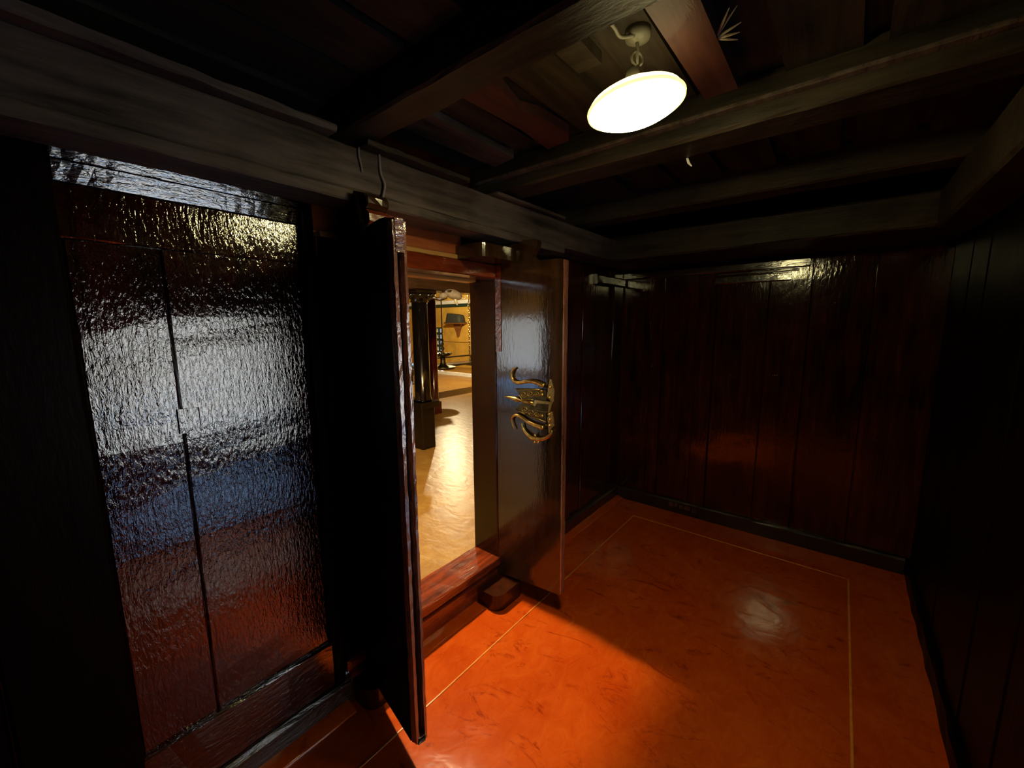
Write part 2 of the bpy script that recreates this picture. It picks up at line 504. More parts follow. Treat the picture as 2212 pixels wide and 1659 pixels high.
# ---- the right wall with the doorway beside the photographer
OX0, OX1, OZ1 = 0.44, 1.22, 1.50
bm = BM()
box(bm, XF - 0.1, OX0, -0.58, -0.455, 0.0, ZC)
box(bm, OX1, XB + 0.2, -0.58, -0.455, 0.0, ZC)
box(bm, OX0, OX1, -0.58, -0.455, OZ1, ZC)
box(bm, OX0, OX1, -0.58, -0.455, 0.0, 0.10)
box(bm, OX0, OX1, -0.53, -0.47, 0.45, 0.71)
wall_right = structure('wall_right', bm, 'black', 'timber wall at the right, deep shade put into its colour', 'wall')
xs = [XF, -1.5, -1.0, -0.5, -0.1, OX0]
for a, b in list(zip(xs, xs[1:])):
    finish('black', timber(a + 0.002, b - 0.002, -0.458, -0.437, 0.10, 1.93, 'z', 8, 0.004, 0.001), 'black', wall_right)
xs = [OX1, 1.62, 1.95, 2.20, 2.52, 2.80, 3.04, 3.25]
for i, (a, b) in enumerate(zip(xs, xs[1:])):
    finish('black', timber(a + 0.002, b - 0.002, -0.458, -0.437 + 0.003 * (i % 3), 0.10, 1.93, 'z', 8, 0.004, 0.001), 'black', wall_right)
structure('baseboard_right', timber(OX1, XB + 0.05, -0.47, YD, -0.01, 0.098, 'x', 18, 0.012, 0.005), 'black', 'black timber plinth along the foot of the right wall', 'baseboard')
bm = BM()
box(bm, XF - 0.15, XF, -0.6, 1.6, 0.0, ZC)
wall_front = structure('wall_front', bm, 'black', 'dark plank wall closing the corridor behind the viewer', 'wall')

# ---- ceiling: boards above, joists across, wall plates along the walls
bm = BM()
box(bm, XF - 0.1, XB + 0.2, -0.6, 1.6, ZC, ZC + 0.06)
ceiling = structure('ceiling', bm, 'ceil', 'low ceiling of dark boards over heavy joists', 'ceiling')
# wall plate over the door
finish('beam', timber(XF, XB + 0.03, 1.268, 1.47, 1.932, 2.070, 'x', 40, 0.006, 0.0025), 'beam_x', ceiling)
finish('beam', timber(XF, 2.05, 1.262, 1.40, 1.897, 1.931, 'x', 40, 0.004, 0.002), 'beam_x', ceiling)
finish('beam_strip', timber(0.80, 1.26, 1.225, 1.38, 2.072, 2.088, 'x', 12, 0.003, 0.002), 'ceil', ceiling)
finish('beam_strip', timber(1.45, 2.02, 1.24, 1.38, 2.073, 2.086, 'x', 12, 0.003, 0.002), 'beam_x', ceiling)
finish('beam_strip', timber(0.0, 0.70, 1.23, 1.38, 2.072, 2.095, 'x', 12, 0.003, 0.003), 'beam_x', ceiling)
# wall plate over the end wall and over the right wall
finish('beam', timber(2.72, XB + 0.06, -0.46, 1.46, 1.933, 2.09, 'y', 24, 0.010, 0.003), 'beam_y', ceiling)
finish('beam', timber(XF, 2.72, -0.46, -0.295, 1.92, 2.09, 'x', 24, 0.010, 0.003), 'beam_y', ceiling)
# joists
for x0, x1 in ((-1.58, -1.46), (-0.81, -0.69), (-0.04, 0.08), (0.742, 0.855), (1.502, 1.650), (2.28, 2.42)):
    finish('joist', timber(x0, x1, -0.46, 1.46, 2.10, ZC, 'y', 26, 0.008, 0.002), 'beam_y', ceiling)
finish('joist_ledge', timber(1.470, 1.503, -0.46, 1.40, 2.148, 2.160, 'y', 20, 0.003, 0.001), 'beam_x', ceiling)


def ceiling_board(pts, z0, z1, mat, name='ceiling_board'):
    return finish(name, prism([(x, y, z0) for x, y in pts], (0, 0, z1 - z0)), mat, ceiling)


ceiling_board([(0.82, 1.285), (1.16, 1.288), (1.474, 1.276), (1.449, 1.150), (1.05, 1.142), (0.82, 1.138)], 2.200, 2.236, 'beam_x')
ceiling_board([(0.82, 1.125), (1.407, 1.121), (1.408, 1.015), (0.82, 1.000)], 2.218, 2.238, 'ceil')
ceiling_board([(0.82, 0.985), (0.989, 0.984), (1.271, 0.972), (1.471, 0.990), (1.456, 0.883), (1.406, 0.853), (1.229, 0.864), (1.160, 0.894), (1.03, 0.860), (0.82, 0.872)], 2.200, 2.232, 'redboard')
ceiling_board([(0.82, 0.84), (1.50, 0.84), (1.50, 0.66), (0.82, 0.66)], 2.228, 2.239, 'ceil')
ceiling_board([(0.82, 0.655), (1.12, 0.650), (1.12, 0.578), (0.82, 0.575)], 2.208, 2.236, 'beam_y')
ceiling_board([(0.82, 0.555), (1.50, 0.56), (1.50, 0.43), (0.82, 0.425)], 2.226, 2.238, 'ceil')
ceiling_board([(0.78, 0.385), (0.955, 0.382), (1.39, 0.376), (1.386, 0.288), (0.981, 0.285), (0.78, 0.288)], 2.158, 2.200, 'redboard')
ceiling_board([(0.78, 0.20), (1.50, 0.19), (1.50, 0.02), (0.78, 0.03)], 2.215, 2.236, 'ceil')
ceiling_board([(0.78, -0.02), (1.50, -0.03), (1.50, -0.25), (0.78, -0.25)], 2.21, 2.236, 'ceil')
for i, y in enumerate((-0.38, -0.16, 0.06, 0.28, 0.50, 0.72, 0.94, 1.16, 1.36)):
    ceiling_board([(1.62, y), (2.30, y + 0.01), (2.30, y + 0.19), (1.62, y + 0.195)], 2.205 + 0.006 * (i % 3), 2.238, 'ceil')
    ceiling_board([(0.06, y), (0.76, y + 0.01), (0.76, y + 0.19), (0.06, y + 0.195)], 2.205 + 0.006 * ((i + 1) % 3), 2.238, 'ceil')

# ---- the door frame
frame = empty('door_1', (1.2, 1.42, 0), 'red-brown timber door frame with thick sill and lintel', 'door frame', kind='structure')
finish('jamb', timber(DX1, 1.715, 1.412, 1.594, 0.15, 1.80, 'z', 12, 0.005, 0.0008), 'jamb', frame)
finish('jamb', timber(0.70, DX0, 1.412, 1.594, 0.15, 1.80, 'z', 12, 0.005, 0.0008), 'black', frame)  # jamb behind the leaf, its shadow put into the colour
finish('sill', timber(0.70, 1.715, 1.404, 1.594, 0.145, 0.197, 'x', 14, 0.006, 0.0016), 'frame', frame)
finish('sill_base', timber(0.74, 1.68, 1.45, 1.59, 0.0, 0.146, 'x', 4, 0.004, 0.0008), 'base_x', frame)
finish('lintel', timber(0.70, 1.715, 1.412, 1.594, 1.735, 1.803, 'x', 12, 0.005, 0.0012), 'frame', frame)
finish('lintel_fillet', timber(0.72, 1.60, 1.53, 1.60, 1.722, 1.736, 'x', 8, 0.002, 0.0008), 'ochre', frame)
finish('ledge', timber(0.72, 1.42, 1.420, 1.50, 1.802, 1.822, 'x', 10, 0.003, 0.0018), 'ochre', frame)
finish('transom', timber(0.70, 1.40, 1.432, 1.50, 1.824, 1.932, 'x', 16, 0.004, 0.0030), 'orange', frame)
finish('transom', timber(1.40, 1.72, 1.425, 1.50, 1.802, 1.932, 'x', 6, 0.004, 0.0020), 'jamb', frame)


def socket_block(x0, x1, yn, z0, z1, hole=None):
    """Pivot block: square at the frame, rounded nose towards the room."""
    r = 0.055
    pts = [(x0, 1.43), (x0, yn + r)]
    for k in range(1, 7):
        a = math.pi + (math.pi / 2) * k / 6
        pts.append((x0 + r + r * math.cos(a), yn + r + r * math.sin(a)))
    for k in range(0, 7):
        a = 1.5 * math.pi + (math.pi / 2) * k / 6
        pts.append((x1 - r + r * math.cos(a), yn + r + r * math.sin(a)))
    pts += [(x1, 1.43)]
    return prism([(x, y, z0) for x, y in pts], (0, 0, z1 - z0))


bl = finish('hinge_block', socket_block(1.365, 1.622, 1.262, 1.803, 1.862), 'leaf', frame)
finish('hinge_block', socket_block(1.455, 1.69, 1.275, 0.0, 0.088), 'jamb', frame)
finish('hinge_block', timber(0.800, 0.880, 1.195, 1.43, 1.812, 1.858, 'y', 4, 0.010, 0.001), 'frame', frame)
finish('hinge_cap', timber(0.762, 0.842, 1.182, 1.236, 1.812, 1.862, 'x', 3, 0.014, 0.001), 'frame', frame)
finish('hinge_cap', timber(0.764, 0.838, 1.186, 1.240, 1.866, 1.912, 'x', 3, 0.016, 0.001), 'leaf', frame)
finish('hinge_block', socket_block(0.725, 0.885, 1.300, 0.0, 0.088), 'jamb', frame)
finish('peg', timber(1.385, 1.405, 1.395, 1.432, 1.822, 1.842, 'y', 1, 0.003, 0.0), 'orange', frame)


# ---- door leaves
def leaf_outline():
    return [(0.0, 0.095), (0.20, 0.108), (0.402, 0.118), (0.410, 0.126), (0.410, 1.785), (0.402, 1.797), (0.36, 1.800), (0.290, 1.800),
            (0.262, 1.806), (0.244, 1.822), (0.250, 1.842), (0.266, 1.860), (0.274, 1.884), (0.268, 1.896), (0.250, 1.902), (0.19, 1.902), (0.165, 1.893), (0.0, 1.893)]


def leaf_outline_left():
    return leaf_outline()[:7] + [(0.290, 1.797), (0.252, 1.790), (0.236, 1.786), (0.212, 1.822), (0.196, 1.870), (0.184, 1.912), (0.174, 1.922), (0.163, 1.912), (0.150, 1.893), (0.0, 1.893)]


def leaf_mesh(hx, hy, fx, fy, th, outline=leaf_outline):
    d = Vector((fx - hx, fy - hy, 0))
    L = d.length
    d.normalize()
    nrm = Vector((-d.y, d.x, 0))           # thickness side
    if nrm.x < 0:
        nrm = -nrm
    sc = L / 0.410
    pts = [Vector((hx, hy, 0)) + d * (u * sc) + Vector((0, 0, z)) for u, z in outline()]
    return pts, d, nrm, L


pts, d, nrm, L = leaf_mesh(1.622, 1.432, 1.644, 1.018, 0.04)
leafR = empty('door_leaf', (1.63, 1.43, 0.1), 'open right-hand door leaf of dark varnished wood with a brass lock', 'door', 'two door leaves')
finish('board', prism(pts, nrm * 0.034), 'leaf', leafR)
e0 = Vector((1.644, 1.018, 0))
for off, w in ((0.0, 0.017), (0.020, 0.014)):
    a = e0 + nrm * (off) + d * 0.0005
    q = [a, a + nrm * w, a + nrm * w + d * 0.007, a + d * 0.007]
    bm = BM()
    rnd = random.Random(5)
    rings = []
    for i in range(31):
        z = 0.120 + (1.792 - 0.120) * i / 30
        rings.append([bm.verts.new(Vector((p.x + rnd.uniform(-.0008, .0008), p.y + rnd.uniform(-.0012, .0012), z))) for p in q])
    for r0, r1 in zip(rings, rings[1:]):
        for k in range(4):
            bm.faces.new((r0[k], r0[(k + 1) % 4], r1[(k + 1) % 4], r1[k]))
    bm.faces.new(rings[0])
    bm.faces.new(rings[-1])
    finish('edge_strip', bm, 'leaf_edge', leafR)
# narrow red stile beside the hinge
hd = Vector((1.622, 1.432, 0)) + d * 0.004 - nrm * 0.0035
bm = BM()
rnd = random.Random(8)
finish('hinge_stile', prism([hd + Vector((0, 0, 1.36)), hd + d * 0.050 + Vector((0, 0, 1.36)), hd + d * 0.050 + Vector((0, 0, 1.80)), hd + Vector((0, 0, 1.80))], nrm * 0.004), 'frame', leafR)

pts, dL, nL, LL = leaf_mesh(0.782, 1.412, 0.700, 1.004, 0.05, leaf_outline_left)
leafL = empty('door_leaf', (0.79, 1.41, 0.1), 'open left-hand door leaf seen almost edge-on, its shaded face coloured black, with a grooved glossy edge', 'door', 'two door leaves')
finish('board', prism(pts, nL * 0.047), 'black', leafL)  # unlit side of the leaf, shade put into the colour
e0 = Vector((0.700, 1.004, 0))


def edge_ridge(off, w, z0, z1, depth, seed, back=0.0):
    a = e0 + nL * off + dL * (0.0005 + back)
    q = [a, a + nL * (w * 0.25) + dL * depth, a + nL * (w * 0.75) + dL * depth, a + nL * w]
    bm = BM()
    rnd = random.Random(seed)
    rings = []
    N = 60
    for i in range(N + 1):
        z = z0 + (z1 - z0) * i / N
        rings.append([bm.verts.new(Vector((p.x + rnd.uniform(-.0010, .0010), p.y + rnd.uniform(-.0014, .0014), z))) for p in q])
    for r0, r1 in zip(rings, rings[1:]):
        for k in range(4):
            bm.faces.new((r0[k], r0[(k + 1) % 4], r1[(k + 1) % 4], r1[k]))
    bm.faces.new(rings[0])
    bm.faces.new(rings[-1])
    return bm


finish('edge_strip', edge_ridge(0.000, 0.021, 0.128, 1.785, 0.024, 1), 'leaf_edge', leafL)
finish('edge_strip', edge_ridge(0.032, 0.017, 0.128, 1.785, 0.024, 2), 'leaf_edge', leafL)
finish('edge_cap', edge_ridge(0.000, 0.049, 1.70, 1.792, 0.026, 3), 'leaf_edge', leafL)
finish('edge_cap', edge_ridge(0.000, 0.049, 0.124, 0.150, 0.026, 4), 'jamb', leafL)

# ---- brass lock on the right leaf; outlines in centimetre-true leaf coordinates (y, z)
KA = R(math.degrees(math.atan2(0.022, 0.414)))
s_ = 0.1446


def lockpt(cx, cy, out=0.004):
    """A point on the leaf face from a drawing grid of the lock."""
    y = 1.357 - (cx - 430) * (1.357 - 1.059) / 710.0
    z = 1.281 - (cy - 240) * (1.281 - 0.904) / 1130.0
    x = 1.622 + (1.432 - y) * (0.022 / 0.414) - out
    return Vector((x, y, z))


lock = bpy.data.objects.new('lock', None)
COL.objects.link(lock)
lock.parent = leafR
_lp = lockpt(900, 800, 0.0)
lock.location = _lp - leafR.location
lock['label'] = 'ornate brass lock with curled horns'


def lock_tube(name, pts2, r0, r1, out=0.008, n=5):
    p = smooth_path([lockpt(x, y, out) for x, y in pts2], n)
    k = len(p) - 1
    return finish(name, tube(p, [r0 + (r1 - r0) * i / k for i in range(k + 1)], seg=8), 'brass', lock, True)


def lock_plate(name, pts2, out=0.006, mat='brass'):
    return finish(name, prism([lockpt(x, y, 0.0005) for x, y in pts2], (-out, 0, 0)), mat, lock)


lock_tube('horn', [(605, 240), (570, 285), (552, 370), (590, 445), (670, 462), (800, 425), (910, 430), (1020, 475)], 0.005, 0.0125, 0.012)
lock_tube('horn', [(600, 1215), (562, 1120), (555, 1035), (610, 975), (690, 985), (790, 1045), (900, 1085), (1015, 1105)], 0.0035, 0.0125, 0.012)
lock_plate('scroll_plate', [(605, 570), (700, 545), (960, 530), (1040, 540), (1045, 690), (860, 700), (690, 720), (650, 640)], 0.005, 'darkbrass')
lock_plate('scroll_plate', [(600, 885), (660, 800), (700, 770), (880, 770), (930, 860), (1040, 870), (1045, 1020), (900, 1000), (740, 930)], 0.005, 'darkbrass')


def spiral(cx, cy, r, turns=1.6, flip=1):
    pp = []
    for i in range(22):
        t = i / 21
        a = flip * t * turns * 2 * math.pi
        pp.append((cx + math.cos(a) * r * (1 - 0.78 * t), cy + math.sin(a) * r * (1 - 0.78 * t)))
    return pp


for cx, cy, r in ((725, 635, 52), (820, 615, 52), (915, 605, 44), (745, 865, 58), (835, 900, 52), (920, 915, 42)):
    p = [lockpt(x, y, 0.0075) for x, y in spiral(cx, cy, r)]
    finish('scroll', tube(p, 0.0026, seg=6), 'brass', lock, True)
for cx0, cy0, cx1, cy1 in ((605, 568, 960, 535), (655, 650, 700, 722), (690, 722, 860, 704), (600, 888, 740, 940), (740, 940, 1035, 1015)):
    finish('scroll_rim', tube([lockpt(cx0, cy0, 0.007), lockpt(cx1, cy1, 0.007)], 0.0028, seg=6), 'brass', lock, True)
p = [lockpt(x, y, 0.010) for x, y in ((430, 708), (500, 708), (555, 712), (600, 722), (640, 735), (675, 740), (780, 748), (870, 752))]
finish('spear', tube(p, [0.001, 0.006, 0.008, 0.012, 0.013, 0.006, 0.007, 0.009], seg=8), 'brass', lock, True)
lock_plate('hasp', [(860, 775), (895, 700), (1138, 698), (1132, 725), (1092, 860), (930, 862), (915, 800)], 0.014, 'brass')
lock_plate('hasp_face', [(905, 790), (930, 742), (1085, 735), (1075, 852), (938, 855)], 0.017, 'darkbrass')
lock_plate('edge_plate', [(1085, 370), (1108, 380), (1145, 530), (1138, 700), (1105, 700), (1050, 640), (1060, 500)], 0.005)
lock_plate('edge_plate', [(1100, 850), (1125, 850), (1145, 1055), (1105, 1110), (1085, 1180), (1070, 1170), (1068, 1060), (1055, 950)], 0.005)
for cx, cy in ((1085, 490), (1080, 645), (985, 610), (1080, 890), (985, 930), (1085, 1058), (1085, 970), (975, 555)):
    finish('stud', ball(lockpt(cx, cy, 0.007), 0.0085, u=10, v=6), 'brass', lock, True)
cres = smooth_path([lockpt(x, y, 0.014) for x, y in ((708, 1090), (725, 1165), (780, 1235), (850, 1285), (905, 1290), (985, 1280), (1065, 1235), (1118, 1170), (1130, 1120))], 4)
kk = len(cres) - 1
finish('drop_handle', tube(cres, [0.0035 + 0.0085 * math.sin(math.pi * i / kk) for i in range(kk + 1)], seg=8), 'brass', lock, True)
for cx, cy in ((890, 1290), (900, 1345), (950, 1330), (905, 1240)):
    finish('handle_bead', ball(lockpt(cx, cy, 0.018), 0.0075, u=10, v=6), 'brass', lock, True)

# ---- the lamp under the ceiling
LX, LY, LZ = 1.085, 0.462, 2.050
lamp = empty('ceiling_lamp', (LX, LY, 2.208), 'round glowing lamp disc hanging from the dark ceiling', 'lamp')
TILT = Matrix.Translation((LX, LY, LZ)) @ Matrix.Rotation(R(-7), 4, Vector((0.92, 0.39, 0))) @ Matrix.Translation((-LX, -LY, -LZ))


def lamp_part(name, prof, seg, mat, smooth=True):
    bm = lathe((LX, LY), prof, seg)
    bmesh.ops.transform(bm, matrix=TILT, verts=bm.verts[:])
    return finish(name, bm, mat, lamp, smooth)


lamp_part('shade', [(0.118, LZ + 0.002), (0.119, LZ + 0.006), (0.112, LZ + 0.016), (0.080, LZ + 0.034), (0.045, LZ + 0.050), (0.024, LZ + 0.056)], 40, 'lampshade')
lamp_part('rim', [(0.1165, LZ - 0.003), (0.1205, LZ - 0.003), (0.1215, LZ + 0.003), (0.1165, LZ + 0.003)], 48, 'lamprim')
lamp_part('diffuser', [(0.0005, LZ - 0.032), (0.05, LZ - 0.028), (0.09, LZ - 0.019), (0.108, LZ - 0.010), (0.1165, LZ + 0.001)], 48, 'lampdisc')
lamp_part('socket', [(0.018, LZ + 0.052), (0.020, LZ + 0.072), (0.014, LZ + 0.088), (0.008, LZ + 0.094)], 16, 'enamel')
hk = [(LX + 0.014 * math.cos(a), LY - 0.014 * math.cos(a) * 0.6, LZ + 0.112 + 0.016 * math.sin(a)) for a in [i * math.pi * 1.75 / 14 - 0.9 for i in range(15)]]
finish('hook', tube(hk, 0.0035, seg=8), 'enamel', lamp, True)
finish('stem', tube([(LX, LY, LZ + 0.10), (LX, LY, LZ + 0.142), (LX - 0.004, LY + 0.004, 2.22)], 0.0045, seg=8), 'enamel', lamp, True)
finish('rose', lathe((LX, LY), [(0.032, 2.226), (0.030, 2.206), (0.012, 2.200), (0.008, 2.198)], 16), 'enamel', lamp, True)
finish('cord', tube(smooth_path([(LX - 0.02, LY, 2.205), (1.037, 0.486, 2.198), (0.993, 0.487, 2.202), (0.88, 0.50, 2.205)], 4), 0.0045, seg=8), 'enamel', lamp, True)

# ---- small things on the timber
o = finish('electric_cable', tube(smooth_path([(0.868, 1.268, 2.070), (0.866, 1.262, 2.012), (0.877, 1.258, 1.974), (0.866, 1.257, 1.930), (0.861, 1.257, 1.905), (0.864, 1.259, 1.885)], 6), 0.0045, seg=8), 'cable', loc=(0.865, 1.26, 1.885), smooth=True)
tag(o, 'thin grey electric cable stapled down the beam above the left door leaf', 'cable')
o = finish('electric_cable', tube(smooth_path([(0.790, 1.264, 2.068), (0.788, 1.262, 2.040), (0.795, 1.262, 2.010), (0.797, 1.264, 1.995)], 5), 0.0035, seg=6), 'cable', loc=(0.79, 1.264, 1.995), smooth=True)
tag(o, 'short dark cable end on the upper beam face, left of the longer cable', 'cable')
st = empty('straw_tuft', (1.137, 0.283, 2.158), 'small tuft of dry straw poking from the plank right of the lamp', 'straw')
for (dx, dy, dz) in ((-0.055, -0.030, 0.012), (-0.005, -0.045, 0.006), (0.012, -0.040, 0.0), (0.026, -0.034, -0.004), (-0.03, -0.04, 0.02)):
    finish('stalk', tube([(1.137, 0.292, 2.165), (1.137 + dx * 0.6, 0.283 + dy * 0.5, 2.165 + dz), (1.137 + dx, 0.283 + dy, 2.165 + dz * 1.6)], [0.003, 0.0028, 0.001], seg=6), 'straw', st)
o = finish('paint_chip', prism([(1.652, 0.502, 2.101), (1.652, 0.496, 2.082), (1.652, 0.482, 2.068), (1.652, 0.479, 2.070), (1.652, 0.488, 2.084), (1.652, 0.494, 2.101)], (0.003, 0, 0)), 'chip', loc=(1.652, 0.49, 2.10))
tag(o, 'tiny white sliver hanging from the joist below the lamp', 'splinter')

# ================================================================== THE HALL BEYOND THE DOOR
HX0, HX1, HY1, HZ = -2.5, 9.60, 13.0, 2.75
bm = BM()
nx, ny = 60, 56
gv = [[bm.verts.new((HX0 - 0.2 + (HX1 - HX0 + 0.4) * i / nx, 1.585 + (HY1 - 1.585 + 0.2) * j / ny, 0.0)) for j in range(ny + 1)] for i in range(nx + 1)]
for i in range(nx):
    for j in range(ny):
        bm.faces.new((gv[i][j], gv[i + 1][j], gv[i + 1][j + 1], gv[i][j + 1]))
floor2 = structure('floor_hall', bm, 'hallfloor', 'shiny ochre floor of the hall seen through the doorway', 'floor')
bm = timber(8.42, HX1, 1.6, HY1, 0.0, 0.09, 'y', 6, 0.004, 0.0)
finish('platform', bm, 'hallfloor', floor2)
finish('step_edge', timber(8.36, 8.425, 1.6, HY1, -0.005, 0.095, 'y', 10, 0.004, 0.001), 'white', floor2)
bm = BM()
box(bm, XB + 0.3, HX1 + 0.1, 1.465, 1.585, 0, HZ)
box(bm, HX0 - 0.1, XF - 0.1, 1.465, 1.585, 0, HZ)
box(bm, HX0 - 0.1, XB + 0.3, 1.53, 1.585, ZC, HZ)
structure('wall_hall_front', bm, 'plaster', 'hall side of the door wall', 'wall')
# far wall with the lattice window opening
WY0, WY1, WZ0, WZ1 = 10.86, 11.24, 0.36, 1.42
bm = BM()
box(bm, HX1, HX1 + 0.15, 1.5, WY0, 0, HZ)
box(bm, HX1, HX1 + 0.15, WY1, HY1 + 0.1, 0, HZ)
box(bm, HX1, HX1 + 0.15, WY0, WY1, 0, WZ0)
box(bm, HX1, HX1 + 0.15, WY0, WY1, WZ1, HZ)
wall_hall = structure('wall_hall_back', bm, 'plaster', 'yellow plastered far wall of the hall', 'wall')
finish('cornice', timber(HX1 - 0.10, HX1 + 0.02, 1.6, HY1, 2.19, 2.31, 'y', 6, 0.01, 0.001), 'white', wall_hall)
finish('cornice_rail', timber(HX1 - 0.07, HX1 + 0.02, 1.6, HY1, 2.09, 2.188, 'y', 6, 0.01, 0.001), 'green', wall_hall)
finish('dado_line', timber(HX1 - 0.012, HX1 + 0.02, 1.6, WY0 - 0.05, 0.92, 0.935, 'y', 6, 0.003, 0.001), 'shelf', wall_hall)
bm = BM()
box(bm, HX0, HX1 + 0.1, HY1, HY1 + 0.12, 0, HZ)
structure('wall_hall_left', bm, 'plaster', 'yellow plastered side wall at the far left of the hall', 'wall')
# window side of the hall: two tall openings with a rail
bm = BM()
HW0, HW1 = 2.75, 4.35
box(bm, HX0 - 0.12, HX0, 1.5, HW0, 0, HZ)
box(bm, HX0 - 0.12, HX0, HW1, HY1, 0, HZ)
box(bm, HX0 - 0.12, HX0, HW0, HW1, 1.60, HZ)
box(bm, HX0 - 0.12, HX0, HW0, HW1, 0, 0.06)
box(bm, HX0 - 0.10, HX0 - 0.02, HW0, HW1, 0.56, 0.74)
structure('wall_hall_window', bm, 'plaster', 'hall wall with the tall daylight opening', 'wall')
bm = BM()
box(bm, HX0 - 0.1, HX1 + 0.1, 1.53, HY1 + 0.1, HZ, HZ + 0.08)
ceil2 = structure('ceiling_hall', bm, 'ceil', 'dark timber ceiling of the hall', 'ceiling')
finish('beam', timber(-2.4, HX1, 3.80, 4.05, 1.905, 2.20, 'x', 20, 0.012, 0.002), 'base_x', ceil2)
finish('beam', timber(-2.4, HX1, 6.3, 6.5, 2.62, 2.76, 'x', 20, 0.012, 0.002), 'base_x', ceil2)
for i, x in enumerate((1.6, 2.6, 3.6, 4.6, 5.6, 6.6)):
    finish('joist', timber(x, x + 0.12, 1.6, 7.0, 2.66, 2.76, 'y', 6, 0.01, 0.001), 'ceil', ceil2)

# lattice window
lat = empty('window_1', (HX1 + 0.02, (WY0 + WY1) / 2, WZ0), 'small dark green lattice window low in the yellow wall', 'window', kind='structure')
nz, nyy = 6, 3
for k in range(nz):
    z = WZ0 + (WZ1 - WZ0) * k / (nz - 1)
    finish('lattice_bar', timber(HX1 + 0.03, HX1 + 0.08, WY0 - 0.02, WY1 + 0.02, z - 0.045, z + 0.045, 'y', 1, 0.01, 0.0), 'green', lat)
for k in range(nyy):
    y = WY0 + (WY1 - WY0) * k / (nyy - 1)
    finish('lattice_bar', timber(HX1 + 0.035, HX1 + 0.075, y - 0.045, y + 0.045, WZ0 - 0.02, WZ1 + 0.02, 'z', 1, 0.01, 0.0), 'green', lat)


# columns
def column(cx, cy, ped, z1, r, mat, label, slab=True):
    c = empty('column', (cx, cy, 0), label, 'column', 'hall columns')
    if slab:
        finish('pedestal', timber(cx - 0.10, cx + 0.10, cy - 0.10, cy + 0.10, 0.0, ped - 0.07, 'z', 4, 0.012, 0.0006), mat, c)
        finish('slab', timber(cx - 0.145, cx + 0.145, cy - 0.145, cy + 0.145, ped - 0.07, ped, 'z', 1, 0.010, 0.0006), mat, c)
    else:
        finish('pedestal', timber(cx - r * 1.2, cx + r * 1.2, cy - r * 1.2, cy + r * 1.2, 0.0, ped, 'z', 2, 0.012, 0.0006), mat, c)
    finish('shaft', lathe((cx, cy), [(r * 1.15, ped), (r * 1.12, ped + 0.03), (r, ped + 0.05), (r * 0.93, z1 - 0.10)], 32), mat, c, True)
    cap = finish('capital', lathe((cx, cy), [(r * 0.93, z1 - 0.10), (r * 1.12, z1 - 0.085), (r * 1.02, z1 - 0.07), (r * 1.35, z1 - 0.03), (r * 1.7, z1)], 24), mat, c, True)
    for k in range(8):
        a = k * math.pi / 4 + 0.2
        finish('petal', ball((cx + math.cos(a) * r * 1.45, cy + math.sin(a) * r * 1.45, z1 - 0.02), 0.035, None, (1, 1, 1.1), None, 8, 6), mat, cap, True)
    return c


column(3.135, 3.925, 0.585, 1.86, 0.098, 'blackwood', 'polished black round column on a square slab just inside the hall')
column(4.515, 5.345, 0.20, 2.70, 0.075, 'redcol', 'dark red polished column behind the black one', slab=False)
finish('abacus', timber(2.99, 3.28, 3.78, 4.07, 1.862, 1.906, 'x', 2, 0.01, 0.001), 'blackwood', ceil2)
finish('abacus', timber(4.40, 4.63, 5.23, 5.46, 2.698, 2.755, 'x', 2, 0.01, 0.001), 'blackwood', ceil2)

# the carved pale figure beside the capital
orn = empty('carved_bracket', (3.44, 3.70, 1.905), 'pale carved bracket figure with a white tusk under the hall beam', 'carving')
rot = Matrix.Rotation(R(-42), 3, 'Z') @ Matrix.Rotation(R(18), 3, 'Y')
finish('body', ball((3.455, 3.675, 1.862), 0.062, None, (1.75, 0.8, 0.92), rot, 16, 12), 'carve', orn, True)
finish('head', ball((3.365, 3.752, 1.846), 0.042, None, (1.5, 0.8, 0.9), Matrix.Rotation(R(-42), 3, 'Z') @ Matrix.Rotation(R(-20), 3, 'Y'), 12, 8), 'carve', orn, True)
finish('tusk', tube(smooth_path([(3.455, 3.665, 1.835), (3.463, 3.655, 1.80), (3.470, 3.648, 1.765), (3.482, 3.640, 1.735)], 4), [0.012] * 4 + [0.018] * 5 + [0.015, 0.012, 0.009, 0.005][:4], seg=8), 'bone', orn, True)
finish('collar', tube(smooth_path([(3.52, 3.615, 1.83), (3.545, 3.595, 1.808), (3.56, 3.58, 1.825), (3.555, 3.585, 1.845)], 4), 0.009, seg=8), 'bone', orn, True)
finish('arm', tube(smooth_path([(3.40, 3.74, 1.835), (3.33, 3.78, 1.805), (3.26, 3.83, 1.822), (3.22, 3.86, 1.80)], 4), [0.022] * 5 + [0.017] * 8, seg=8), 'base_x', orn, True)
finish('mount', timber(3.38, 3.50, 3.66, 3.80, 1.885, 1.912, 'x', 2, 0.004, 0.0), 'base_x', orn)

